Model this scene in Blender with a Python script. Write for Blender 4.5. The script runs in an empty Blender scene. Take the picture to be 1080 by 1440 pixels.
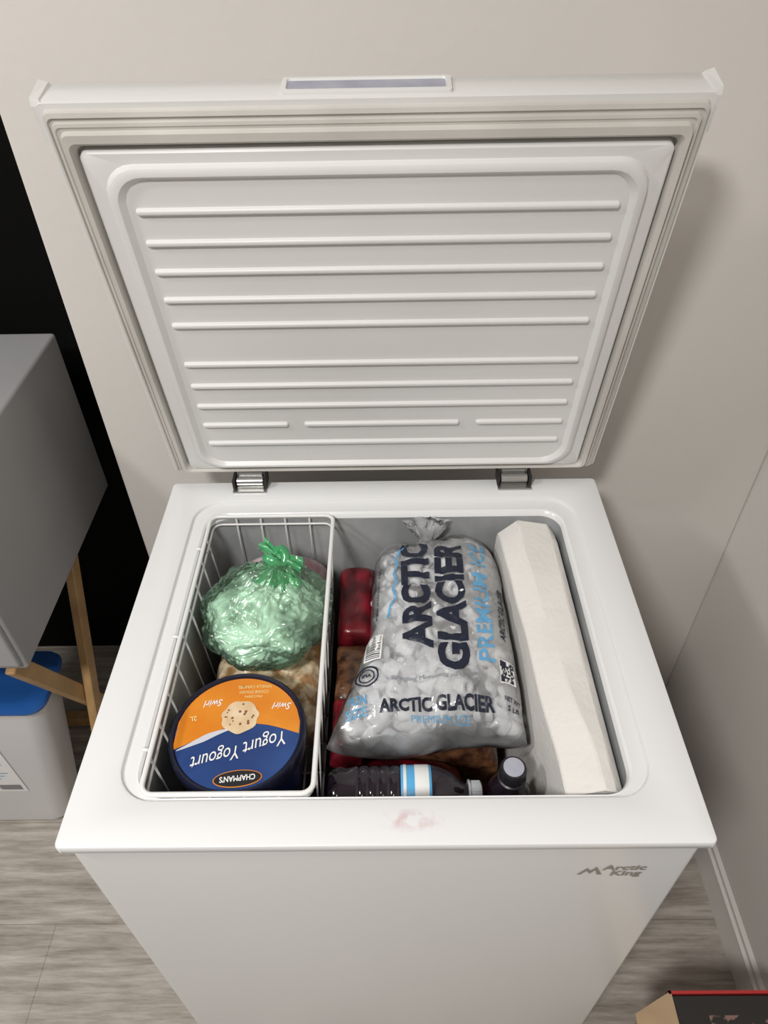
import bpy, bmesh, math, random
from mathutils import Vector, Matrix, noise, Euler
from mathutils.bvhtree import BVHTree
random.seed(7)
scene = bpy.context.scene
try:
    scene.view_settings.view_transform = 'Standard'
    scene.view_settings.look = 'None'
    scene.view_settings.exposure = 0.0
except Exception as e:
    print(e)
R = 0.83
# ------------------------------------------------------------------ helpers
def link(o, parent=None):
    scene.collection.objects.link(o)
    if parent: o.parent = parent
    return o
def empty(name):
    e = bpy.data.objects.new(name, None); e.empty_display_size = .05
    return link(e)
def mobj(name, verts, faces, mat=None, parent=None, smooth=False, angle=None):
    me = bpy.data.meshes.new(name)
    me.from_pydata([tuple(v) for v in verts], [], faces)
    bm = bmesh.new(); bm.from_mesh(me)
    bmesh.ops.recalc_face_normals(bm, faces=bm.faces)
    bm.to_mesh(me); bm.free()
    if smooth or angle:
        for p in me.polygons: p.use_smooth = True
        if angle:
            me.set_sharp_from_angle(angle=math.radians(angle))
    if mat: me.materials.append(mat)
    return link(bpy.data.objects.new(name, me), parent)
def rrect(x0, x1, y0, y1, r, n=6):
    pts = []
    r = min(r, (x1-x0)/2-1e-5, (y1-y0)/2-1e-5)
    for cx, cy, a0 in ((x1-r, y1-r, 0), (x0+r, y1-r, 90), (x0+r, y0+r, 180), (x1-r, y0+r, 270)):
        for i in range(n+1):
            a = math.radians(a0+90*i/n)
            pts.append((cx+r*math.cos(a), cy+r*math.sin(a)))
    return pts
def loft(loops, cap0=True, cap1=True):
    n = len(loops[0]); V = []; F = []
    for l in loops: V += l
    for k in range(len(loops)-1):
        for i in range(n):
            j = (i+1) % n
            F.append((k*n+i, k*n+j, (k+1)*n+j, (k+1)*n+i))
    if cap0: F.append(tuple(range(n-1, -1, -1)))
    if cap1: F.append(tuple((len(loops)-1)*n+i for i in range(n)))
    return V, F
def box(name, lo, hi, mat, parent=None, bev=0.002, seg=2):
    x0, y0, z0 = lo; x1, y1, z1 = hi
    V = [(x0,y0,z0),(x1,y0,z0),(x1,y1,z0),(x0,y1,z0),(x0,y0,z1),(x1,y0,z1),(x1,y1,z1),(x0,y1,z1)]
    F = [(0,3,2,1),(4,5,6,7),(0,1,5,4),(1,2,6,5),(2,3,7,6),(3,0,4,7)]
    o = mobj(name, V, F, mat, parent)
    if bev > 0:
        m = o.modifiers.new('b', 'BEVEL'); m.width = bev; m.segments = seg
    return o
def tube_geo(paths, r, n=8):
    V = []; F = []
    for path, closed in paths:
        P = [Vector(p) for p in path]; m = len(P); base = len(V)
        for k in range(m):
            a = P[(k-1) % m] if (closed or k > 0) else P[k]
            b = P[(k+1) % m] if (closed or k < m-1) else P[k]
            t = (b-a).normalized()
            up = Vector((0,0,1)) if abs(t.z) < .8 else Vector((0,1,0))
            s = t.cross(up).normalized(); u = s.cross(t)
            rr = r[k] if isinstance(r, (list, tuple)) else r
            for i in range(n):
                an = 2*math.pi*i/n
                V.append(P[k]+s*math.cos(an)*rr+u*math.sin(an)*rr)
        for k in range(m if closed else m-1):
            k2 = (k+1) % m
            for i in range(n):
                j = (i+1) % n
                F.append((base+k*n+i, base+k*n+j, base+k2*n+j, base+k2*n+i))
        if not closed:
            F.append(tuple(base+i for i in range(n))); F.append(tuple(base+(m-1)*n+i for i in range(n)))
    return V, F
def lathe(profile, n=48, M=Matrix()):
    V = []; F = []
    for r, z in profile:
        for i in range(n):
            a = 2*math.pi*i/n
            V.append(M @ Vector((r*math.cos(a), r*math.sin(a), z)))
    for k in range(len(profile)-1):
        for i in range(n):
            j = (i+1) % n
            F.append((k*n+i, k*n+j, (k+1)*n+j, (k+1)*n+i))
    F.append(tuple(range(n))); F.append(tuple((len(profile)-1)*n+i for i in range(n)))
    return V, F
# ------------------------------------------------------------------ materials
def mat(name, col, rough=.5, metal=0, col2=None, nscale=8, nstretch=None, bump=0, bscale=40, contrast=(.35,.65), coat=0, trans=0, ior=1.45, detail=4, spec=None, ridged=False):
    m = bpy.data.materials.new(name); m.use_nodes = True
    nt = m.node_tree; b = nt.nodes['Principled BSDF']
    b.inputs['Base Color'].default_value = (*col, 1)
    b.inputs['Roughness'].default_value = rough
    b.inputs['Metallic'].default_value = metal
    b.inputs['IOR'].default_value = ior
    b.inputs['Coat Weight'].default_value = coat
    b.inputs['Transmission Weight'].default_value = trans
    if spec is not None: b.inputs['Specular IOR Level'].default_value = spec
    tc = nt.nodes.new('ShaderNodeTexCoord'); mp = nt.nodes.new('ShaderNodeMapping')
    nt.links.new(tc.outputs['Object'], mp.inputs['Vector'])
    if nstretch: mp.inputs['Scale'].default_value = nstretch
    if col2:
        nz = nt.nodes.new('ShaderNodeTexNoise'); nz.inputs['Scale'].default_value = nscale; nz.inputs['Detail'].default_value = detail
        cr = nt.nodes.new('ShaderNodeValToRGB')
        cr.color_ramp.elements[0].position = contrast[0]; cr.color_ramp.elements[1].position = contrast[1]
        cr.color_ramp.elements[0].color = (*col, 1); cr.color_ramp.elements[1].color = (*col2, 1)
        nt.links.new(mp.outputs[0], nz.inputs['Vector']); nt.links.new(nz.outputs['Fac'], cr.inputs[0])
        nt.links.new(cr.outputs[0], b.inputs['Base Color'])
    if bump:
        nz = nt.nodes.new('ShaderNodeTexNoise'); nz.inputs['Scale'].default_value = bscale; nz.inputs['Detail'].default_value = 5
        if ridged: nz.noise_type = 'RIDGED_MULTIFRACTAL'; nz.inputs['Detail'].default_value = 3
        bp = nt.nodes.new('ShaderNodeBump'); bp.inputs['Strength'].default_value = bump; bp.inputs['Distance'].default_value = .004
        nt.links.new(mp.outputs[0], nz.inputs['Vector']); nt.links.new(nz.outputs['Fac'], bp.inputs['Height'])
        nt.links.new(bp.outputs[0], b.inputs['Normal'])
    return m
def film(name, col, rough=.15, bscale=30, bump=.8, lo=.15, hi=.6, tint=None, fior=1.5, dist=.004):
    m = bpy.data.materials.new(name); m.use_nodes = True
    nt = m.node_tree; b = nt.nodes['Principled BSDF']; out = nt.nodes['Material Output']
    b.inputs['Base Color'].default_value = (*col, 1); b.inputs['Roughness'].default_value = rough
    tr = nt.nodes.new('ShaderNodeBsdfTransparent'); tr.inputs[0].default_value = (*(tint or [.5+.5*c for c in col]), 1)
    gl = nt.nodes.new('ShaderNodeBsdfGlossy'); gl.inputs['Roughness'].default_value = rough; gl.inputs[0].default_value = (1,1,1,1)
    fr = nt.nodes.new('ShaderNodeFresnel'); fr.inputs[0].default_value = fior
    mx = nt.nodes.new('ShaderNodeMixShader'); mx2 = nt.nodes.new('ShaderNodeMixShader')
    tc = nt.nodes.new('ShaderNodeTexCoord')
    nz = nt.nodes.new('ShaderNodeTexNoise'); nz.inputs['Scale'].default_value = bscale; nz.inputs['Detail'].default_value = 3
    nz.inputs['Distortion'].default_value = 1.2; nz.noise_type = 'RIDGED_MULTIFRACTAL'
    n2 = nt.nodes.new('ShaderNodeTexNoise'); n2.inputs['Scale'].default_value = bscale*.8; n2.inputs['Detail'].default_value = 6
    bp = nt.nodes.new('ShaderNodeBump'); bp.inputs['Strength'].default_value = bump; bp.inputs['Distance'].default_value = dist
    mr = nt.nodes.new('ShaderNodeMapRange'); mr.inputs['From Min'].default_value = .35; mr.inputs['From Max'].default_value = .65
    mr.inputs['To Min'].default_value = lo; mr.inputs['To Max'].default_value = hi
    L = nt.links.new
    L(tc.outputs['Object'], nz.inputs['Vector']); L(tc.outputs['Object'], n2.inputs['Vector'])
    L(nz.outputs['Fac'], bp.inputs['Height']); L(bp.outputs[0], b.inputs['Normal']); L(bp.outputs[0], gl.inputs['Normal']); L(bp.outputs[0], fr.inputs['Normal'])
    L(n2.outputs['Fac'], mr.inputs['Value']); L(mr.outputs[0], mx.inputs[0]); L(tr.outputs[0], mx.inputs[1]); L(b.outputs[0], mx.inputs[2])
    L(fr.outputs[0], mx2.inputs[0]); L(mx.outputs[0], mx2.inputs[1]); L(gl.outputs[0], mx2.inputs[2])
    L(mx2.outputs[0], out.inputs[0])
    return m
M_white = mat('freezer_enamel', (.78,.79,.80), .22)
M_lid = mat('lid_plastic', (.76,.76,.75), .35, col2=(.72,.72,.71), nscale=3)
M_gasket = mat('gasket_rubber', (.64,.62,.585), .5, col2=(.56,.54,.505), nscale=9)
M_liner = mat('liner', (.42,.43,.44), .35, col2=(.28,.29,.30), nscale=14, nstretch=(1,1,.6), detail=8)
M_wall = mat('wall_paint', (.74,.71,.675), .55, col2=(.71,.68,.645), nscale=2, bump=.12, bscale=60)
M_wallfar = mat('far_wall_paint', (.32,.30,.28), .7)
M_trim = mat('trim_paint', (.72,.70,.67), .4)
M_black = mat('matte_black', (.004,.004,.004), .7, spec=.1)
M_ceiling = mat('ceiling_paint', (.75,.73,.70), .8)
M_chrome = mat('hinge_steel', (.55,.55,.54), .3, metal=1)
M_dark = mat('dark_gap', (.02,.02,.02), .6)
M_recess_tone = mat('painted_recess', (.42,.43,.50), .4, col2=(.33,.34,.42), nscale=30)  # blue-grey colour stands in for the shaded depth of the handle recess
M_wire = mat('white_wire', (.80,.80,.80), .35)
M_navyink = mat('navy_ink', (.012,.016,.035), .4)
M_blueink = mat('blue_ink', (.13,.36,.60), .4)
M_greyink = mat('grey_ink', (.25,.28,.33), .4)
M_whiteink = mat('white_ink', (.85,.85,.85), .4)
M_logo = mat('logo_grey', (.36,.34,.31), .35, metal=.4)
nt = M_white.node_tree; b = nt.nodes['Principled BSDF']
tc = nt.nodes.new('ShaderNodeTexCoord'); mp = nt.nodes.new('ShaderNodeMapping')
mp.inputs['Location'].default_value = (-.026/.036, -.0205/.013, -R/.03); mp.inputs['Scale'].default_value = (1/.036, 1/.013, 1/.03)
ln = nt.nodes.new('ShaderNodeVectorMath'); ln.operation = 'LENGTH'
mr = nt.nodes.new('ShaderNodeMapRange'); mr.inputs['From Min'].default_value = 1.0; mr.inputs['From Max'].default_value = .3
nz = nt.nodes.new('ShaderNodeTexNoise'); nz.inputs['Scale'].default_value = 90; nz.inputs['Detail'].default_value = 6
mr2 = nt.nodes.new('ShaderNodeMapRange'); mr2.inputs['From Min'].default_value = .42; mr2.inputs['From Max'].default_value = .62
mu = nt.nodes.new('ShaderNodeMath'); mu.operation = 'MULTIPLY'
mu2 = nt.nodes.new('ShaderNodeMath'); mu2.operation = 'MULTIPLY'; mu2.inputs[1].default_value = .5
mix = nt.nodes.new('ShaderNodeMix'); mix.data_type = 'RGBA'
mix.inputs[6].default_value = (.78,.79,.80,1); mix.inputs[7].default_value = (.55,.27,.30,1)
L = nt.links.new
L(tc.outputs['Object'], mp.inputs[0]); L(mp.outputs[0], ln.inputs[0]); L(ln.outputs['Value'], mr.inputs['Value'])
L(tc.outputs['Object'], nz.inputs['Vector']); L(nz.outputs['Fac'], mr2.inputs['Value'])
L(mr.outputs[0], mu.inputs[0]); L(mr2.outputs[0], mu.inputs[1]); L(mu.outputs[0], mu2.inputs[0]); L(mu2.outputs[0], mix.inputs[0]); L(mix.outputs[2], b.inputs['Base Color'])
# floor
M_floor = bpy.data.materials.new('grey_wood_floor'); M_floor.use_nodes = True
nt = M_floor.node_tree; b = nt.nodes['Principled BSDF']; b.inputs['Roughness'].default_value = .45
L = nt.links.new
tc = nt.nodes.new('ShaderNodeTexCoord'); mp = nt.nodes.new('ShaderNodeMapping'); mp.inputs['Scale'].default_value = (3.0, 30, 1)
nz = nt.nodes.new('ShaderNodeTexNoise'); nz.inputs['Scale'].default_value = 2.0; nz.inputs['Detail'].default_value = 9; nz.inputs['Roughness'].default_value = .7
cr = nt.nodes.new('ShaderNodeValToRGB'); cr.color_ramp.elements[0].position = .30; cr.color_ramp.elements[1].position = .68
cr.color_ramp.elements[0].color = (.20,.17,.14,1); cr.color_ramp.elements[1].color = (.56,.52,.47,1)
br = nt.nodes.new('ShaderNodeTexBrick'); br.inputs['Scale'].default_value = 1; br.inputs['Brick Width'].default_value = 1.3; br.inputs['Row Height'].default_value = .20
br.inputs['Mortar Size'].default_value = .0008; br.inputs['Color1'].default_value = (1,1,1,1); br.inputs['Color2'].default_value = (.86,.86,.86,1); br.inputs['Mortar'].default_value = (.6,.55,.5,1)
mx = nt.nodes.new('ShaderNodeMix'); mx.data_type = 'RGBA'; mx.blend_type = 'MULTIPLY'; mx.inputs[0].default_value = 1
L(tc.outputs['Object'], mp.inputs[0]); L(mp.outputs[0], nz.inputs['Vector']); L(nz.outputs['Fac'], cr.inputs[0])
L(tc.outputs['Object'], br.inputs['Vector']); L(cr.outputs[0], mx.inputs[6]); L(br.outputs[0], mx.inputs[7]); L(mx.outputs[2], b.inputs['Base Color'])
# ------------------------------------------------------------------ room
WX = .640; WY = .655; LX = -2.6; FY = -3.6; CZ = 2.5; WE = -.450
box('floor', (LX-.1, FY-.1, -.1), (WX+.1, .97, 0), M_floor, bev=0)
box('ceiling', (LX-.1, FY-.1, CZ), (WX+.1, .97, CZ+.1), M_ceiling, bev=0)
box('wall_right', (WX, FY-.1, 0), (WX+.1, WY+.30, CZ), M_wall, bev=0)
box('wall_back', (WE, WY, 0), (WX, WY+.30, CZ), M_wall, bev=.004)
box('wall_black_panel', (LX, .87, 0), (WE, .95, CZ), M_black, bev=0)  # flat matte black panel filling the opening left of the back wall
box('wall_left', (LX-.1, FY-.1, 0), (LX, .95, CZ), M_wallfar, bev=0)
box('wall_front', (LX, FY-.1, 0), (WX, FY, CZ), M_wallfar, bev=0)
prof = [(0,0),(-.014,0),(-.014,.006),(-.011,.060),(-.011,.066),(-.006,.070),(-.006,.080),(0,.086)]
V=[];F=[]
for yy in (FY, WY):
    V += [(WX+p[0], yy, p[1]) for p in prof]
n=len(prof)
for i in range(n-1): F.append((i,i+1,n+i+1,n+i))
F += [tuple(range(n)), tuple(range(n,2*n))]
mobj('baseboard_right', V, F, M_trim)
V=[];F=[]
for xx in (WE, WX-.014):
    V += [(xx, WY+p[0], p[1]) for p in prof]
for i in range(n-1): F.append((i,i+1,n+i+1,n+i))
F += [tuple(range(n)), tuple(range(n,2*n))]
mobj('baseboard_back', V, F, M_trim)
# ------------------------------------------------------------------ freezer
fz = empty('chest_freezer')
def fl(x, y0, y1, r, z): return [(p[0],p[1],z) for p in rrect(-x, x, y0, y1, r, 8)]
V,F = loft([
 fl(.305,.010,.528,.006,.030), fl(.3105,.003,.532,.006,.036),
 fl(.3105,.003,.532,.006,R-.0125), fl(.316,-.003,.538,.006,R-.0125), fl(.3175,-.004,.539,.006,R-.011),
 fl(.3175,-.004,.539,.006,R-.0025), fl(.3168,-.0033,.5383,.006,R-.0008), fl(.315,-.0015,.5365,.006,R),
 fl(.2765,.0405,.499,.042,R), fl(.274,.0425,.4965,.040,R-.0012), fl(.272,.044,.4945,.038,R-.005),
 fl(.260,.0465,.480,.034,R-.0065), fl(.257,.0475,.477,.032,R-.006), fl(.254,.0485,.474,.030,R-.008), fl(.252,.049,.471,.028,R-.014)], True, False)
mobj('cabinet_body', V, F, M_white, fz, angle=35)
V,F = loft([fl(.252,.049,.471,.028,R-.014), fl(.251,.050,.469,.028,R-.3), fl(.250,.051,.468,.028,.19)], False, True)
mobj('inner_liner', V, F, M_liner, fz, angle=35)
for i,(x,y) in enumerate(((-.26,.06),(.26,.06),(-.26,.48),(.26,.48))):
    V,F = lathe([(.018,0),(.02,.004),(.016,.035)], 20, Matrix.Translation((x,y,0)))
    mobj('foot_%d'%(i+1), V, F, M_dark, fz, angle=40)
OY, OZ = .549, .846
def LW(s,l,n): return (s, OY-.197*l-.981*n, OZ+.981*l-.197*n)
def ll(hx,l0,l1,r,n): return [LW(p[0],p[1],n) for p in rrect(-hx,hx,l0,l1,r,6)]
V,F = loft([
 ll(.298,.012,.512,.02,-.052), ll(.308,.004,.521,.014,-.050), ll(.3145,.000,.527,.008,-.040), ll(.3155,0,.528,.006,-.004), ll(.314,.001,.5265,.006,0),
 ll(.309,.005,.521,.006,0), ll(.308,.006,.520,.006,-.006), ll(.288,.010,.486,.01,-.006),
 ll(.2868,.0105,.4845,.008,.005), ll(.2850,.0125,.4825,.008,.0065),
 ll(.2720,.018,.4725,.034,.0065), ll(.2695,.0195,.470,.034,.0120), ll(.2665,.0215,.4670,.033,.0138), ll(.2615,.025,.4625,.031,.0138), ll(.2580,.0275,.4595,.030,.0105), ll(.2555,.029,.457,.029,.0080)])
mobj('lid_panel', V, F, M_lid, fz, angle=32)
V,F = loft([
 ll(.3095,.0035,.5215,.006,-.001), ll(.3085,.0040,.5200,.006,.005), ll(.3060,.0050,.5160,.006,.0060), ll(.3050,.0052,.5145,.006,.0036), ll(.3035,.0055,.5120,.006,.0036),
 ll(.3030,.006,.5110,.006,.0065), ll(.3010,.0062,.5080,.006,.0070), ll(.3000,.0065,.5060,.006,.0055), ll(.2985,.0070,.5040,.008,.0055),
 ll(.2975,.008,.5020,.008,.0105), ll(.2930,.0095,.4940,.008,.0100), ll(.2905,.0105,.4890,.01,.003), ll(.2895,.011,.4875,.01,-.005)], False, False)
mobj('lid_gasket', V, F, M_gasket, fz, angle=32)
ribs=[.4236,.3875,.3517,.3146,.278,.217,.180,.1435,.107,.070]
def rib(name, s0, s1, lc):
    def rl(d, h, n): return [LW(p[0],p[1],n) for p in rrect(s0+d, s1-d, lc-h, lc+h, h, 5)]
    V,F = loft([rl(0,.0040,.0079), rl(.0006,.0034,.0104), rl(.0018,.0025,.0119), rl(.0033,.0012,.0124)], False, True)
    mobj(name, V, F, M_lid, fz, angle=50)
for i,lc in enumerate(ribs):
    if i == 8:
        rib('rib_9a', -.248, -.129, lc); rib('rib_9b', -.108, .106, lc); rib('rib_9c', .128, .248, lc)
    else: rib('rib_%d'%(i+1), -.248, .248, lc)
def hl(hx, n0, n1, r, l): return [LW(p[0]-.008, l, p[1]) for p in rrect(-hx, hx, n0, n1, r, 5)]
V,F = loft([hl(.080,-.038,-.004,.004,.5265), hl(.079,-.037,-.005,.004,.5305), hl(.077,-.035,-.007,.003,.531), hl(.0745,-.0325,-.0105,.003,.531), hl(.0735,-.031,-.012,.003,.5285)], False, False)
mobj('handle_bezel', V, F, M_lid, fz, angle=32)
V,F = loft([hl(.0745,-.032,-.011,.003,.5290), hl(.0740,-.0315,-.0115,.003,.5292)], True, True)
mobj('painted_recess', V, F, M_recess_tone, fz)  # near-flat panel inside the bezel, recess shade put into its colour
for sg,nm in ((-1,'left'),(1,'right')):
    V=[]
    for s,l,n_ in ((.306,.524,-.040),(.3170,.524,-.040),(.3170,.524,0),(.306,.524,0),(.309,.530,-.036),(.3170,.533,-.036),(.3170,.531,-.002),(.309,.5295,-.002),
                   (.3135,.49,-.03),(.3170,.49,-.03),(.3170,.49,-.002),(.3135,.49,-.002)):
        V.append(LW(sg*s,l,n_))
    F=[(4,5,6,7),(0,4,7,3),(2,6,5,1),(0,1,5,4),(3,7,6,2),(8,9,10,11),(0,8,11,3),(1,9,8,0),(2,10,9,1),(3,11,10,2)]
    mobj('lid_corner_cap_'+nm, V, F, M_lid, fz)
for k,x in enumerate((-.199,.194)):
    box('hinge_base_%d'%k, (x-.025,.512,R-.001), (x+.025,.5385,R+.003), M_chrome, fz, .001)
    box('hinge_left_ear_%d'%k, (x-.0255,.520,R+.002), (x-.0215,.545,R+.017), M_dark, fz, .001)
    box('hinge_right_ear_%d'%k, (x+.0215,.520,R+.002), (x+.0255,.545,R+.017), M_dark, fz, .001)
    V,F = lathe([(.0055,-.0205),(.0068,-.019),(.0068,.019),(.0055,.0205)], 20, Matrix.Translation((x,.530,R+.009)) @ Matrix.Rotation(math.pi/2,4,'Y'))
    mobj('hinge_barrel_%d'%k, V, F, M_chrome, fz, angle=40)
    box('hinge_plate_%d'%k, (x-.019,.536,R+.001), (x+.019,.560,R+.020), M_chrome, fz, .002)
def text_mesh(body, size, bold=0.0, align='CENTER', shear=0, spacing=1.0):
    cu = bpy.data.curves.new('t','FONT'); cu.body = body; cu.size = 1; cu.align_x = align; cu.align_y='CENTER'
    cu.offset = bold; cu.shear = shear; cu.resolution_u = 3; cu.space_character = spacing
    o = bpy.data.objects.new('t', cu); scene.collection.objects.link(o)
    dg = bpy.context.evaluated_depsgraph_get(); dg.update()
    me = bpy.data.meshes.new_from_object(o.evaluated_get(dg))
    bpy.data.objects.remove(o)
    me.transform(Matrix.Scale(size,4))
    return me
def finish_text(name, me, M, mt, parent):
    me.transform(M); me.materials.clear(); me.materials.append(mt)
    o = bpy.data.objects.new(name, me); return link(o, parent)
RX = Matrix.Rotation(math.pi/2,4,'X')
LY=.0023
me = text_mesh('Arctic', .016, .03, shear=.1); finish_text('logo_top', me, Matrix.Translation((.245,LY,.757)) @ RX @ Matrix.Scale(1.1,4,(1,0,0)), M_logo, fz)
me = text_mesh('King', .016, .03, shear=.1); finish_text('logo_bottom', me, Matrix.Translation((.248,LY,.743)) @ RX @ Matrix.Scale(1.1,4,(1,0,0)), M_logo, fz)
V=[(.198,LY,.741),(.207,LY,.757),(.211,LY,.750),(.216,LY,.760),(.224,LY,.741),(.219,LY,.741),(.2155,LY,.752),(.211,LY,.743),(.207,LY,.750),(.202,LY,.741)]
mobj('logo_mountain', V, [tuple(range(10))], M_logo, fz)
# ------------------------------------------------------------------ pillows
def pillow(name, fxy, z0, z1, mt, parent=None, n=28, rough=.006, freq=18, p=2.6, q=.45, tilt=0, seed=0, crease=0):
    zc = (z0+z1)/2
    V=[];F=[]
    for side in (1,-1):
        for i in range(n+1):
            for j in range(n+1):
                a=-1+2*i/n; b_=-1+2*j/n
                a=math.sin(a*math.pi/2); b_=math.sin(b_*math.pi/2)
                h=(max(0,1-abs(a)**p)*max(0,1-abs(b_)**p))**q
                x,y=fxy(a,b_)
                nn=noise.noise(Vector((x*freq+seed,y*freq,side*3+seed)))+.5*noise.noise(Vector((x*freq*2.3,y*freq*2.3,side*5+seed)))
                z=zc+tilt*b_+side*h*((z1-z0)/2)+nn*rough*h
                if crease and side>0:
                    z-=crease*h*(1-min(1,abs(noise.noise(Vector((x*38,y*38,seed+9))))*5))
                ed=noise.noise(Vector((x*30,y*30,seed)))*.004*(1-h)
                V.append((x+ed*a,y+ed*b_,z))
    N=(n+1)**2
    for s in range(2):
        for i in range(n):
            for j in range(n):
                k=s*N+i*(n+1)+j
                F.append((k,k+1,k+n+2,k+n+1))
    me=bpy.data.meshes.new(name); me.from_pydata(V,[],F)
    bm=bmesh.new(); bm.from_mesh(me); bmesh.ops.remove_doubles(bm,verts=bm.verts,dist=1e-4)
    bmesh.ops.recalc_face_normals(bm,faces=bm.faces); bm.to_mesh(me); bm.free()
    for f in me.polygons: f.use_smooth=True
    me.materials.append(mt)
    return link(bpy.data.objects.new(name,me),parent)
def rectf(x0,x1,y0,y1): return lambda a,b_: ((x0+x1)/2+a*(x1-x0)/2,(y0+y1)/2+b_*(y1-y0)/2)
M_card = mat('cardboard', (.42,.30,.18), .8, col2=(.36,.25,.15), nscale=20)
cb = empty('cardboard_carton')
box('carton_shell', (-.06,.065,.191),(.232,.448,.485), M_card, cb, .003)
box('carton_tape', (-.0605,.235,.30),(.2325,.285,.4857), mat('tape',(.5,.4,.25),.3), cb, .0005)
M_meat = mat('red_pack', (.30,.010,.025), .3, col2=(.07,.006,.010), nscale=26, bump=.9, bscale=26, coat=.3, ridged=True)
M_meat2 = mat('frosty_pack', (.42,.14,.17), .3, col2=(.55,.45,.45), nscale=25, bump=.6, bscale=50, coat=.4)
M_meat3 = mat('brown_pack', (.05,.018,.012), .3, col2=(.24,.11,.05), nscale=60, bump=.8, bscale=70, coat=.4)
pillow('frozen_meat_package', rectf(-.066,.155,.325,.460), .490,.668, M_meat2, seed=1, q=.3)
pillow('frozen_meat_package.001', rectf(-.066,.155,.196,.322), .490,.672, M_meat3, seed=2, q=.3)
pillow('frozen_meat_package.002', rectf(-.066,.100,.060,.193), .490,.676, M_meat, seed=3, q=.3)
pillow('frozen_berry_pouch', rectf(-.067,-.016,.330,.462), .668,.735, M_meat, seed=8, q=.22, rough=.004, n=40)
pillow('frozen_meat_package.003', rectf(-.067,-.018,.236,.328), .674,.715, M_meat3, seed=11, q=.25)
pillow('frozen_berry_pouch.001', rectf(-.068,-.028,.150,.234), .678,.726, M_meat, seed=13, q=.25, n=40)
# ------------------------------------------------------------------ ice bag
ice = empty('ice_bag')
M_film = film('clear_film', (.86,.87,.89), bscale=15, lo=.06, hi=.42, rough=.15, bump=1.0, tint=(1,1,1), fior=1.55, dist=.006)
def icexy(a,b_):
    t=(b_+1)/2
    xl=-.070+.095*min(1,t/.45)**.9*.46 + .012*t - .006*max(0,t-.8)/.2; xr=.170-.008*t
    sh=1-.20*max(0,(t-.8)/.2)**2
    c=(xl+xr)/2; w=(xr-xl)/2*sh
    return (c+a*w, .154+.308*t+.007*math.sin(a*3))
bag = pillow('bag_film', icexy, .680,.808, M_film, ice, n=90, rough=.008, freq=16, p=3.6, q=.36, tilt=.010, crease=.0040)
bvh = BVHTree.FromObject(bag, bpy.context.evaluated_depsgraph_get())
def topz(x,y,default=.72):
    h = bvh.ray_cast(Vector((x,y,1.2)), Vector((0,0,-1)))
    return h[0].z if h[0] is not None else None
M_ice = mat('ice', (.93,.94,.96), .10, col2=(.72,.75,.79), nscale=60, bump=.3, bscale=60, trans=.18, ior=1.31)
def ice_piece(V,F,c,rot,s):
    pr=[(.42,-.8),(.55,-1),(.85,-1),(1,-.75),(1,.75),(.85,1),(.55,1),(.42,.8),(.38,-.2)]
    v,f=lathe([(r*.0145*s,z*.0125*s) for r,z in pr],12,Matrix.Translation(c)@rot)
    o=len(V); V+=v; F+=[tuple(i+o for i in q) for q in f]
V=[];F=[];placed=[]
tries=0
while len(placed)<320 and tries<22000:
    tries+=1
    a=random.uniform(-.92,.92); b_=random.uniform(-.90,.90)
    x,y=icexy(a,b_)
    zs=[topz(x+dx,y+dy) for dx,dy in ((0,0),(.013,0),(-.013,0),(0,.013),(0,-.013))]
    if None in zs: continue
    z=min(zs)
    lay=random.choice((0,0,1)); z=z-.0135-lay*.020
    if z<.697: z=.697+random.random()*.006
    if z+.0125>min(zs): continue
    p=Vector((x,y,z))
    if any((p-q).length<.0185 for q in placed): continue
    placed.append(p)
    ice_piece(V,F,p,Euler((random.uniform(0,3),random.uniform(0,3),random.uniform(0,3))).to_matrix().to_4x4(),random.uniform(.7,.98))
mobj('ice_pieces',V,F,M_ice,ice,angle=50)
V=[];F=[]
rings=[(.0,.034,.018),(.012,.020,.013),(.022,.010,.008),(.030,.008,.007),(.038,.015,.009),(.052,.024,.011),(.060,.028,.012)]
n=36; base=Vector((.062,.440,.752))
for k,(d,rx,ry) in enumerate(rings):
    for i in range(n):
        a=2*math.pi*i/n
        w=1+.22*math.sin(a*7+k)+.12*math.sin(a*11)
        c=base+Vector((0,.012+d*.12,d*1.10))
        V.append(c+Vector((rx*w*math.cos(a), ry*w*math.sin(a)*.6, ry*w*math.sin(a)*.3)))
for k in range(len(rings)-1):
    for i in range(n): F.append((k*n+i,k*n+(i+1)%n,(k+1)*n+(i+1)%n,(k+1)*n+i))
M_film2 = film('clear_film_gathered', (.80,.81,.83), bscale=30, lo=.2, hi=.6, rough=.2, bump=1.0, tint=(.98,.98,.99), fior=1.6)
mobj('gathered_top',V,F,M_film2,ice,smooth=True)
V,F=tube_geo([([(base.x+.0085*math.cos(t*math.pi/8),base.y+.015+.007*math.sin(t*math.pi/8),base.z+.030) for t in range(16)],True)],.0018)
mobj('tie',V,F,mat('tie_white',(.75,.75,.75),.4),ice,smooth=True)
def drape(me, M, name, mt, off=.0012, parent=ice, maxe=.006, zf=topz):
    me.transform(M)
    bm=bmesh.new(); bm.from_mesh(me)
    for _ in range(4):
        es=[e for e in bm.edges if e.calc_length()>maxe]
        if not es: break
        bmesh.ops.subdivide_edges(bm,edges=es,cuts=1)
        bmesh.ops.triangulate(bm,faces=[f for f in bm.faces if len(f.verts)>3])
    kill=[]
    for v in bm.verts:
        z=zf(v.co.x,v.co.y)
        if z is None: kill.append(v)
        else: v.co.z=z+off
    bmesh.ops.delete(bm,geom=kill,context='VERTS')
    bm.to_mesh(me); bm.free()
    me.materials.clear(); me.materials.append(mt)
    return link(bpy.data.objects.new(name,me),parent)
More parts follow.
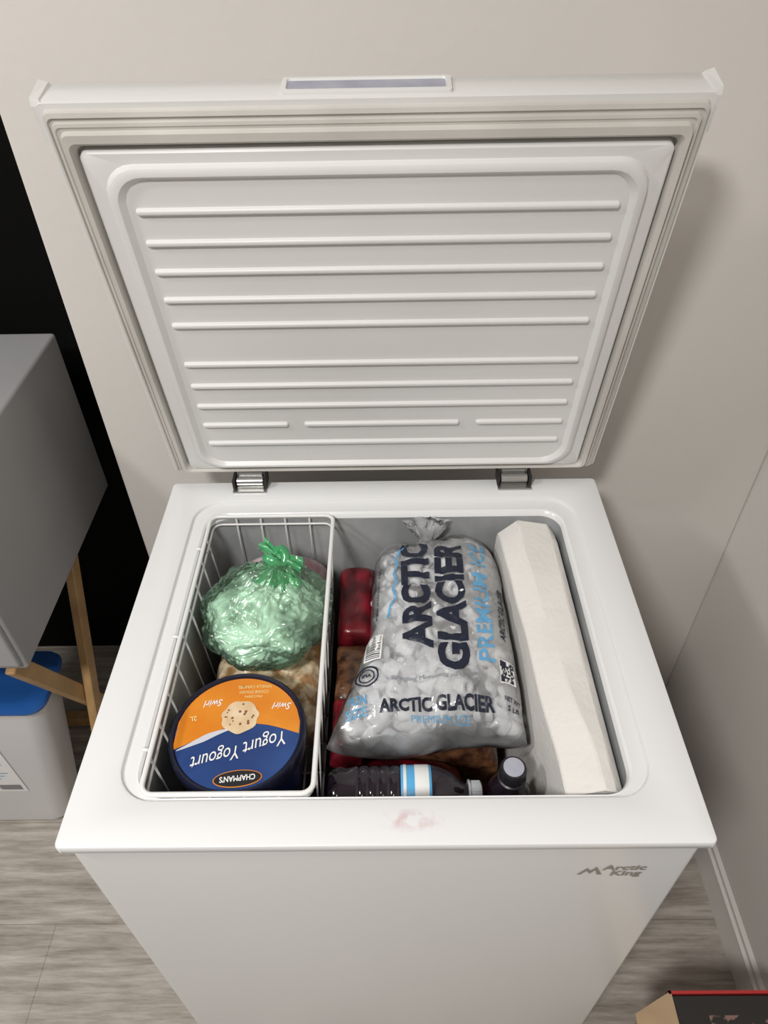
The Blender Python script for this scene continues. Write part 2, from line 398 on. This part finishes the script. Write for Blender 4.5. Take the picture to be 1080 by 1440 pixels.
def polys(ps):
    me=bpy.data.meshes.new('p'); V=[];F=[]
    for p in ps:
        o=len(V); V+=[(x,y,0) for x,y in p]; F.append(tuple(range(o,o+len(p))))
    me.from_pydata(V,[],F); return me
def P(x,y,deg=0,sx=1,sy=1): return Matrix.Translation((x,y,0))@Matrix.Rotation(math.radians(deg),4,'Z')@Matrix.Diagonal((sx,sy,1,1))
def fit_text(body,w,h,bold=0,shear=0):
    me=text_mesh(body,1,bold,shear=shear)
    xs=[v.co.x for v in me.vertices]; ys=[v.co.y for v in me.vertices]
    cx=(max(xs)+min(xs))/2; cy=(max(ys)+min(ys))/2
    me.transform(Matrix.Diagonal((w/(max(xs)-min(xs)),h/(max(ys)-min(ys)),1,1))@Matrix.Translation((-cx,-cy,0)))
    return me
drape(fit_text('ARCTIC',.180,.039,.045),P(.042,.337,90),'print_arctic',M_navyink)
drape(fit_text('GLACIER',.205,.040,.045),P(.087,.322,89),'print_glacier',M_navyink)
drape(fit_text('PREMIUM ICE',.195,.021,.018),P(.128,.330,89),'print_premium',M_blueink)
drape(fit_text('ARCTIC GLACIER',.138,.016,.04),P(.062,.180,2),'print_front',M_navyink)
drape(fit_text('PREMIUM ICE',.070,.006,.0),P(.066,.1660,2),'print_front_small',M_blueink)
drape(fit_text('Bringing Moments to Life',.095,.008),P(.056,.211,1),'print_slogan',M_greyink)
drape(fit_text('FUN',.022,.012,.03),P(-.033,.188,2),'print_fun',M_blueink)
drape(fit_text('SIZE',.026,.011,.03),P(-.034,.173,2),'print_size',M_blueink)
drape(fit_text('ARCTIC GLACIER',.090,.008,.03),P(.153,.310,86),'print_side',M_navyink)
drape(fit_text('NET WT',.020,.006,.02),P(.154,.190,-10),'print_net',M_navyink)
drape(fit_text('5 LB',.014,.006,.02),P(.154,.180,-10),'print_net2',M_navyink)
drape(fit_text('www.arcticglacier.com',.085,.005),P(-.008,.345,87),'print_web',M_navyink)
mpts=[(.004,.300),(.008,.318),(.015,.330),(.011,.345),(.017,.355),(.013,.372),(.019,.386),(.015,.398),(.022,.412),(.030,.422)]
ps=[]
for (x0,y0),(x1,y1) in zip(mpts,mpts[1:]):
    d=Vector((x1-x0,y1-y0)).normalized(); nn=Vector((-d.y,d.x))*.0016
    ps.append([(x0+nn.x,y0+nn.y),(x0-nn.x,y0-nn.y),(x1-nn.x,y1-nn.y),(x1+nn.x,y1+nn.y)])
drape(polys(ps),Matrix(),'print_mountain',M_blueink,maxe=.004)
drape(polys([[(-.011,-.018),(.011,-.018),(.011,.018),(-.011,.018)]]),P(-.014,.258,-5),'barcode_field',M_whiteink,off=.001)
ps=[];y=-.016
while y<.015:
    w=random.choice((.0006,.001,.0016)); ps.append([(-.009,y),(.009,y),(.009,y+w),(-.009,y+w)]); y+=w+random.choice((.0007,.0012))
drape(polys(ps),P(-.014,.258,-5),'barcode_bars',M_navyink,off=.0017,maxe=.01)
def ring(r0,r1,n=28):
    out=[]
    for i in range(n):
        a0=2*math.pi*i/n;a1=2*math.pi*(i+1)/n
        out.append([(r0*math.cos(a0),r0*math.sin(a0)),(r1*math.cos(a0),r1*math.sin(a0)),(r1*math.cos(a1),r1*math.sin(a1)),(r0*math.cos(a1),r0*math.sin(a1))])
    return out
drape(polys(ring(.0130,.0150,24)+ring(.0085,.0100,24)),P(-.022,.219),'badge_rings',M_navyink)
drape(fit_text('IPIA',.012,.005,.03),P(-.022,.219),'badge_text',M_navyink)
drape(polys([[(-.010,-.014),(.010,-.014),(.010,.014),(-.010,.014)]]),P(.151,.224),'qr_field',M_whiteink,off=.001)
ps=[];N=11
for i in range(N):
    for j in range(N):
        fx=(i<3 or i>=N-3); fy=(j<3 or j>=N-3)
        if (random.random()<.5) or (fx and fy and not(i>=N-3 and j<3) and not(i in(1,N-2) and j in (1,N-2))):
            s=.018/N; t=.025/N; x=-.009+i*s; y=-.0125+j*t
            ps.append([(x,y),(x+s,y),(x+s,y+t),(x,y+t)])
drape(polys(ps),P(.151,.224),'qr_cells',M_navyink,off=.0017,maxe=.01)
# ------------------------------------------------------------------ styrofoam block
M_foam = mat('polystyrene', (.80,.78,.75), .75, col2=(.76,.74,.71), nscale=14, bump=.25, bscale=120)
nseg=22; V=[];F=[]
for k in range(nseg+1):
    t=k/nseg; y=.056+.405*t
    wob=noise.noise(Vector((t*5,1,0)))*.004
    xl=.187-.023*t+wob*.4; xr=.2490-.003*t
    ridge=.196+.030*max(0,1-t*1.2)-.004*t+wob
    ch=-.012*max(0,(t-.93)/.07)
    sec=[(xl,.489),(xl,.770+wob),(xl+.001,.803+wob+ch),(ridge,.817+.003*math.sin(t*9)),(.236+.002*(1-t),.813+wob+ch*.3),(xr-.001,.807-.004*(1-t)+ch),(xr,.770),(xr,.489)]
    V+=[(x,y,z) for x,z in sec]
m=8
for k in range(nseg):
    for i in range(m): F.append((k*m+i,k*m+(i+1)%m,(k+1)*m+(i+1)%m,(k+1)*m+i))
F+=[tuple(range(m)),tuple(nseg*m+i for i in range(m))]
o=mobj('polystyrene_block',V,F,M_foam,angle=18)
o.modifiers.new('b','BEVEL').width=.0015
# ------------------------------------------------------------------ bottles
M_cola=mat('cola_plastic',(.018,.012,.02),.12,coat=.5)
M_cap=mat('black_cap',(.02,.02,.024),.35)
M_capg=mat('grey_cap',(.45,.47,.50),.4)
M_label=mat('bottle_label',(.10,.42,.75),.35)
def bottle(name,M,capm,label):
    e=empty(name)
    pr=[(.012,0),(.026,.001),(.031,.008),(.032,.02),(.030,.03),(.0325,.045)]
    z=.045
    for i in range(6):
        pr+=[(.0325,z),(.0308,z+.004),(.0325,z+.008)]; z+=.0165
    pr+=[(.0325,.165),(.031,.178),(.025,.198),(.017,.212),(.0125,.218),(.0125,.226)]
    V,F=lathe(pr,40,M); mobj('bottle_body',V,F,M_cola,e,angle=50)
    V,F=lathe([(.0165,.224),(.0165,.227),(.0145,.228),(.0150,.229),(.0150,.243),(.0140,.245)],40,M); mobj('cap',V,F,capm,e,angle=40)
    V,F=lathe([(.0118,.2449),(.0118,.2458),(.0108,.2460)],32,M); mobj('cap_top_disc',V,F,M_recess_tone if not label else capm,e,angle=40)
    cr=[]
    for i in range(30):
        a=2*math.pi*i/30
        cr.append(([M@Vector((.0150*math.cos(a),.0150*math.sin(a),.2295)),M@Vector((.0150*math.cos(a),.0150*math.sin(a),.243))],False))
    V,F=tube_geo(cr,.0005,5); mobj('cap_knurls',V,F,capm,e)
    if label:
        V,F=lathe([(.0328,.116),(.0331,.1165),(.0331,.164),(.0328,.1645)],40,M); mobj('label',V,F,M_label,e,angle=40)
        V,F=lathe([(.0334,.138),(.0335,.1385),(.0335,.160),(.0334,.1605)],40,M); mobj('label_panel',V,F,M_whiteink,e,angle=40)
        V,F=lathe([(.0336,.120),(.0337,.1205),(.0337,.1245),(.0336,.125)],40,M); mobj('label_band',V,F,M_whiteink,e,angle=40)
    return e
bottle('soda_bottle', Matrix.Translation((-.066,.099,.722))@Matrix.Rotation(math.pi/2,4,'Y')@Matrix.Diagonal((1,1,.72,1)), M_capg, True)
bottle('soda_bottle.001', Matrix.Translation((.144,.106,.489))@Matrix.Diagonal((.98,.98,1.15,1)), M_cap, False)
# ------------------------------------------------------------------ basket
bx0,bx1,by0,by1,bt,bb=-.2485,-.0725,.0505,.4665,R-.004,.632
V1,F1=tube_geo([([(p[0],p[1],bt) for p in rrect(bx0,bx1,by0,by1,.012,4)],True)],.0030)
fp=[([(p[0],p[1],bt-.014) for p in rrect(bx0+.002,bx1-.002,by0+.002,by1-.002,.012,4)],True),
    ([(p[0],p[1],bb) for p in rrect(bx0+.010,bx1-.010,by0+.010,by1-.010,.012,4)],True)]
N=10
for i in range(1,N):
    y=by0+(by1-by0)*i/N
    fp.append(([(bx0,y,bt),(bx0+.010,y,bb),(bx1-.010,y,bb),(bx1,y,bt)],False))
N=5
for i in range(1,N):
    x=bx0+(bx1-bx0)*i/N
    fp.append(([(x,by0,bt),(x,by0+.010,bb),(x,by1-.010,bb),(x,by1,bt)],False))
V2,F2=tube_geo(fp,.0016,6)
bk=empty('wire_basket')
mobj('basket_rim',V1,F1,M_wire,bk,smooth=True); mobj('basket_wires',V2,F2,M_wire,bk,smooth=True)
V,F=tube_geo([([(bx0-.001,y,bt),(bx0-.009,y,bt+.0020)],False) for y in (.1,.25,.40)],.0022); mobj('basket_hooks',V,F,M_wire,bk,smooth=True)
M_nug=mat('frozen_nuggets',(.36,.20,.08),.3,col2=(.75,.62,.42),nscale=50,bump=1,bscale=60,coat=.4,contrast=(.42,.58))
pillow('frozen_food_bag', rectf(-.228,-.084,.186,.388), .636,.742, M_nug, seed=4, q=.28, rough=.014, freq=45, n=60)
pillow('frozen_fruit_pouch', rectf(-.215,-.086,.404,.450), .636,.778, mat('fruit_pouch',(.55,.47,.48),.25,col2=(.34,.16,.20),nscale=20,bump=.6,bscale=40,coat=.4), seed=5,q=.3)
# ------------------------------------------------------------------ yogurt tub
yt=empty('frozen_yogurt_tub'); YX,YY,YZ=-.165,.136,.801
T=Matrix.Translation((YX,YY,0))
M_tub=mat('tub_print',(.012,.02,.08),.3); M_tublid=mat('tub_lid_rim',(.010,.012,.030),.3)
M_yblue=mat('lid_blue',(.02,.05,.18),.3,col2=(.03,.08,.26),nscale=12); M_yor=mat('lid_orange',(.78,.30,.03),.3,col2=(.68,.21,.015),nscale=14)
V,F=lathe([(.056,.636),(.058,.638),(.069,.785),(.069,.79)],64,T); mobj('tub_wall',V,F,M_tub,yt,angle=40)
V,F=lathe([(.070,.782),(.0765,.783),(.0770,.786),(.0770,.798),(.0765,.803),(.0745,.805),(.0720,.804),(.0705,YZ),(.001,YZ)],72,T); mobj('tub_lid',V,F,M_tublid,yt,angle=40)
def flat(name,ps,z,mt):
    V=[];F=[]
    for p in ps:
        o=len(V); V+=[(YX+x,YY+y,z) for x,y in p]; F.append(tuple(range(o,o+len(p))))
    return mobj(name,V,F,mt,yt)
RR=.0700
circ=lambda r,n=64,cx=0,cy=0:[(cx+r*math.cos(2*math.pi*i/n),cy+r*math.sin(2*math.pi*i/n)) for i in range(n)]
flat('lid_print_blue',[circ(RR)],YZ+.0003,M_yblue)
def bnd(x):
    u=x/RR
    return RR*(-.10+.22*math.cos(u*2.0-.2)+.10*u)
xs=[-.0690+.0138*i/3 for i in range(31)]
ps=[]
for x0,x1 in zip(xs,xs[1:]):
    y0=bnd(x0);y1=bnd(x1);t0=math.sqrt(max(0,RR**2-x0*x0));t1=math.sqrt(max(0,RR**2-x1*x1))
    if t0>y0 and t1>y1: ps.append([(x0,y0),(x1,y1),(x1,t1),(x0,t0)])
flat('lid_print_orange',ps,YZ+.0006,M_yor)
ps=[]
for x0,x1 in zip(xs,xs[1:]):
    if x1<.004 and x0>-.066:
        w0=.0045*(1-abs((x0+.035)/.035)); w1=.0045*(1-abs((x1+.035)/.035))
        w0=max(w0,.0004);w1=max(w1,.0004)
        ps.append([(x0,bnd(x0)-.003-w0),(x1,bnd(x1)-.003-w1),(x1,bnd(x1)-.003+w1),(x0,bnd(x0)-.003+w0)])
flat('lid_print_swoosh',ps,YZ+.0009,mat('swoosh',(.60,.62,.68),.3))
M_scoop=mat('scoop_cream',(.78,.62,.42),.5,col2=(.66,.47,.27),nscale=60)
flat('lid_print_scoop',[[(x*(1+.05*math.sin(9*math.atan2(y,x))),y*(1+.05*math.sin(7*math.atan2(y,x)))+.018) for x,y in circ(.0210,48)]],YZ+.0012,M_scoop)
ps=[]
for _ in range(16):
    a=random.uniform(0,6.28); r=.017*math.sqrt(random.random()); s=random.uniform(.001,.0024)
    ps.append([(r*math.cos(a)+s*math.cos(t)*random.uniform(.6,1),.018+r*math.sin(a)+s*math.sin(t)*random.uniform(.6,1)) for t in (0,1,2,3,4,5)])
flat('lid_print_cookie',ps,YZ+.0015,mat('cookie_brown',(.25,.10,.05),.5))
def ytext(name,body,w,h,x,y,deg,mt,shear=0,bold=.01,z=.0012):
    me=fit_text(body,w,h,bold,shear); finish_text(name,me,Matrix.Translation((YX+x,YY+y,YZ+z))@Matrix.Rotation(math.radians(deg),4,'Z'),mt,yt)
ytext('lid_text_yogurt','Yogurt',.047,.022,.030,-.013,198,M_whiteink,.4,.0)
ytext('lid_text_yogourt','Yogourt',.052,.021,-.022,-.030,196,M_whiteink,.4,.0)
M_yel=mat('yellow_ink',(.90,.72,.30),.4)
ytext('lid_text_sub1','VANILLA CARAMEL',.040,.004,.012,.058,182,M_yel)
ytext('lid_text_sub2','COOKIE DOUGH',.034,.004,.012,.051,182,M_yel)
ytext('lid_text_sub3','FROZEN',.020,.003,.012,.045,182,M_yel)
ytext('lid_text_swirl','Swirl',.022,.009,-.034,.036,186,M_whiteink,.3)
ytext('lid_text_swirl2','Swirl',.022,.009,.046,.032,178,M_whiteink,.3)
ytext('lid_text_2L','2L',.008,.006,-.053,.016,190,M_yel)
def ell(a,b_,cx,cy,rot,n=40):
    c,s=math.cos(rot),math.sin(rot)
    return [(cx+a*math.cos(t)*c-b_*math.sin(t)*s,cy+a*math.cos(t)*s+b_*math.sin(t)*c) for t in [2*math.pi*i/n for i in range(n)]]
flat('lid_badge_edge',[ell(.0262,.0098,.008,-.0565,.1)],YZ+.0010,M_yor)
flat('lid_badge',[ell(.0250,.0088,.008,-.0565,.1)],YZ+.0014,M_cap)
ytext('lid_text_brand',"CHAPMAN'S",.038,.0068,.008,-.0565,186,M_whiteink,0,.02,.0018)
# ------------------------------------------------------------------ green knotted bag
gb=empty('knotted_plastic_bag')
M_green=film('green_film',(.36,.70,.46),bscale=16,lo=.0,hi=.14,rough=.16,bump=1.0,tint=(.74,.91,.79),fior=1.45,dist=.007)
M_silver=mat('crumpled_wrap',(.22,.25,.22),.25,col2=(.95,.97,.95),nscale=30,bump=1,bscale=20,metal=.1,ridged=True,contrast=(.30,.55),detail=6)
def blob(name,c,rad,mt,sub=6,amp=.1,gather=0,parent=gb,seed=0,floor=None,facet=0):
    bm=bmesh.new(); bmesh.ops.create_icosphere(bm,subdivisions=sub,radius=1)
    for v in bm.verts:
        d=v.co.normalized()
        a=math.atan2(d.y,d.x)
        k=1+amp*noise.noise(d*2.2+Vector((seed,0,0)))+amp*.5*abs(noise.noise(d*5+Vector((seed,3,0))))
        if facet:
            k-=facet*(1-min(1,abs(noise.noise(d*4+Vector((seed,7,1))))*4))
            k-=facet*.45*(1-min(1,abs(noise.noise(d*9+Vector((seed,2,5))))*3))
        p=Vector((d.x*rad[0],d.y*rad[1],d.z*rad[2]))*k
        if gather:
            w=max(0,d.z)**2.5
            p*= (1-.12*w*abs(math.sin(a*6+2*noise.noise(d*3))))
            p+=Vector((.012,.026,.012))*w**3*gather
        v.co=Vector(c)+p
        if floor is not None and v.co.z<floor: v.co.z=floor
    me=bpy.data.meshes.new(name); bm.to_mesh(me); bm.free()
    for f in me.polygons: f.use_smooth=True
    me.materials.append(mt); return link(bpy.data.objects.new(name,me),parent)
GX,GY,GZ=-.157,.320,.786
blob('bag_skin',(GX,GY,GZ),(.084,.082,.053),M_green,amp=.14,gather=1,floor=.742,facet=.035)
blob('contents',(GX-.002,GY-.006,GZ-.002),(.074,.070,.044),M_silver,amp=.14,gather=.3,floor=.745,facet=.07)
M_green2=film('green_film_dense',(.08,.46,.18),bscale=40,lo=.45,hi=.85,rough=.2,tint=(.3,.75,.42))
kc=Vector((GX+.016,GY+.044,GZ+.060))
pts=[kc+Vector((.012*math.cos(t),.011*math.sin(t),.006*math.sin(2*t))) for t in [2*math.pi*i/14 for i in range(14)]]
V,F=tube_geo([(pts,True)],.0070,10); mobj('knot',V,F,M_green2,gb,smooth=True)
V=[];F=[]
def ear(base,dirv,side,w0,w1,Lg,ph):
    n1=10;n2=14;o=len(V)
    for i in range(n1+1):
        t=i/n1; w=w0+(w1-w0)*t
        for j in range(n2+1):
            s=-1+2*j/n2
            p=base+dirv*(Lg*t)+side*(w*s)+Vector((0,0,.005*math.sin(s*7+ph+t*3)*(0.3+t)))+Vector((0,.003*math.cos(s*9+ph)*t,-.01*t*t))
            V.append(p)
    for i in range(n1):
        for j in range(n2): F.append((o+i*(n2+1)+j,o+i*(n2+1)+j+1,o+(i+1)*(n2+1)+j+1,o+(i+1)*(n2+1)+j))
ear(kc,Vector((-.65,.65,.35)).normalized(),Vector((.6,.7,.1)).normalized(),.006,.010,.034,0)
ear(kc,Vector((.85,-.25,.1)).normalized(),Vector((.2,.9,.2)).normalized(),.005,.012,.036,2)
ear(kc-Vector((0,0,.004)),Vector((.4,-.7,-.30)).normalized(),Vector((.8,.4,0)).normalized(),.004,.024,.042,1)
ear(kc-Vector((0,0,.004)),Vector((-.5,-.7,-.30)).normalized(),Vector((.7,-.5,0)).normalized(),.004,.024,.042,3)
mobj('ears',V,F,M_green2,gb,smooth=True)
# ------------------------------------------------------------------ microwave on folding stand
M_mw=mat('microwave_grey',(.36,.36,.37),.35,col2=(.33,.33,.34),nscale=4)
mw=empty('microwave_oven')
box('shell',(-1.02,.352,.622),(-.542,.785,.952),M_mw,mw,.005,3)
box('door',(-1.015,.340,.640),(-.680,.3535,.945),M_mw,mw,.003)
box('door_window',(-.985,.3392,.675),(-.715,.3402,.915),M_dark,mw,0)
box('control_panel',(-.676,.342,.640),(-.546,.3535,.945),M_mw,mw,.003)
box('door_handle',(-.700,.318,.67),(-.686,.342,.92),M_chrome,mw,.004)
M_wood=mat('pine_wood',(.52,.33,.15),.5,col2=(.38,.22,.09),nscale=6,nstretch=(6,2,2))
st=empty('folding_stand')
def beam(name,a,b_,w,t,parent=st):
    a=Vector(a);b_=Vector(b_);d=(b_-a).normalized();x=Vector((1,0,0));s=d.cross(x).normalized();V=[]
    for p in (a,b_):
        for i,j in ((-1,-1),(1,-1),(1,1),(-1,1)): V.append(p+x*(i*t/2)+s*(j*w/2))
    o=mobj(name,V,[(0,1,2,3),(4,5,6,7),(0,1,5,4),(1,2,6,5),(2,3,7,6),(3,0,4,7)],M_wood,parent)
    o.modifiers.new('b','BEVEL').width=.002
for k,x in enumerate((-.570,-1.00)):
    beam('leg_a_%d'%k,(x+.008,.600,.612),(x+.008,.330,.008),.030,.016)
    beam('leg_b_%d'%k,(x-.009,.368,.612),(x-.009,.640,.008),.030,.016)
box('stand_rail_front',(-1.0,.40,.596),(-.56,.43,.6215),M_wood,st,.002)
box('stand_rail_back',(-1.0,.585,.596),(-.56,.618,.6215),M_wood,st,.002)
box('stand_stretcher',(-1.0,.625,.012),(-.585,.65,.040),M_wood,st,.002)
to=empty('storage_tote')
M_tote=mat('translucent_plastic',(.66,.66,.67),.35,col2=(.72,.72,.72),nscale=3); M_blue=mat('blue_lid_plastic',(.015,.09,.32),.35)
def tl(x0,x1,y0,y1,z,r=.04): return [(p[0],p[1],z) for p in rrect(x0,x1,y0,y1,r,6)]
V,F=loft([tl(-.93,-.695,.41,.495,.002),tl(-.94,-.683,.40,.500,.015),tl(-.965,-.603,.392,.505,.43,.03),tl(-.97,-.598,.388,.508,.432,.03),tl(-.97,-.598,.388,.508,.442,.03)])
mobj('tote_body',V,F,M_tote,to,angle=35)
V,F=loft([tl(-.974,-.594,.385,.512,.440,.03),tl(-.976,-.592,.382,.514,.448,.03),tl(-.974,-.594,.385,.512,.454,.03),tl(-.96,-.612,.400,.495,.456,.03),tl(-.95,-.622,.410,.485,.450,.03)])
mobj('tote_lid',V,F,M_blue,to,angle=35)
def tp(x,z,off=.0015):
    t=(z-.015)/.415; return (x,.40-.008*t-off,z)
def tquad(name,x0,x1,z0,z1,mt,off): return mobj(name,[tp(x0,z0,off),tp(x1,z0,off),tp(x1,z1,off),tp(x0,z1,off)],[(0,1,2,3)],mt,to)
tquad('tote_label',-.90,-.722,.15,.33,M_whiteink,.0015)
tquad('tote_label_head',-.90,-.722,.305,.33,M_navyink,.002)
tquad('tote_label_sq',-.747,-.725,.307,.328,mat('label_green',(.1,.35,.08),.4),.0025)
for i in range(9): tquad('tote_label_line_%d'%i,-.87,-.737-.01*(i%3),.290-.011*i,.2925-.011*i,M_blueink,.002)
for i in range(12): tquad('tote_barcode_%d'%i,-.772+.0036*i,-.770+.0036*i,.158,.178,M_navyink,.002)
pc=empty('printed_carton')
M_pr=mat('carton_black',(.02,.018,.018),.3); M_red=mat('carton_red',(.40,.03,.03),.35)
bx=(.405,-.27,0.0,.620,.008,.300)
box('carton_side_left',(bx[0],bx[1],0.001),(bx[0]+.004,bx[4],bx[5]),M_card,pc,0)
box('carton_side_right',(bx[3]-.004,bx[1],0.001),(bx[3],bx[4],bx[5]),M_card,pc,0)
box('carton_back',(bx[0],bx[4]-.004,0.001),(bx[3],bx[4],bx[5]),M_red,pc,0)
box('carton_front',(bx[0],bx[1],0.001),(bx[3],bx[1]+.004,bx[5]),M_red,pc,0)
box('carton_top',(bx[0]+.004,bx[1]+.004,bx[5]-.006),(bx[3]-.004,bx[4]-.006,bx[5]-.003),M_pr,pc,0)
box('carton_print_panel',(.455,-.052,bx[5]-.003),(.585,-.022,bx[5]-.002),mat('carton_print_grey',(.20,.12,.10),.4,col2=(.02,.018,.018),nscale=60,contrast=(.42,.46)),pc,0)
mobj('carton_flap',[(bx[0],bx[1],bx[5]),(bx[0],bx[4]-.002,bx[5]),(bx[0]-.045,bx[4]-.02,bx[5]-.035),(bx[0]-.045,bx[1]+.02,bx[5]-.035),
  (bx[0],bx[1],bx[5]-.004),(bx[0],bx[4]-.002,bx[5]-.004),(bx[0]-.045,bx[4]-.02,bx[5]-.039),(bx[0]-.045,bx[1]+.02,bx[5]-.039)],
  [(0,1,2,3),(4,5,6,7),(0,1,5,4),(1,2,6,5),(2,3,7,6),(3,0,4,7)],M_card,pc)
# ------------------------------------------------------------------ lights
def area(name,loc,size,power,col=(1,.975,.94),rot=(0,0,0)):
    l=bpy.data.lights.new(name,'AREA'); l.shape='DISK'; l.size=size; l.energy=power; l.color=col
    o=bpy.data.objects.new(name,l); o.location=loc; o.rotation_euler=rot; link(o)
area('ceiling_lamp',(-.55,-.90,2.46),.30,35)
area('ceiling_lamp.001',(-1.55,-.35,2.46),.30,20)
w=bpy.data.worlds.new('world'); scene.world=w; w.use_nodes=True
w.node_tree.nodes['Background'].inputs[0].default_value=(1,.98,.95,1); w.node_tree.nodes['Background'].inputs[1].default_value=.3
# ------------------------------------------------------------------ camera
cam=bpy.data.cameras.new('camera'); co=bpy.data.objects.new('camera',cam); link(co)
cam.sensor_fit='VERTICAL'; cam.sensor_height=36; cam.lens=36*1011/1440; cam.clip_start=.02
Mx=Matrix.Rotation(math.radians(47.7),4,'X')@Matrix.Rotation(.0083,4,'Y')@Matrix.Rotation(math.radians(-.7),4,'Z')
co.matrix_world=Matrix.Translation((.009,-.296,1.525))@Mx
scene.camera=co
print('ICE',len(placed))
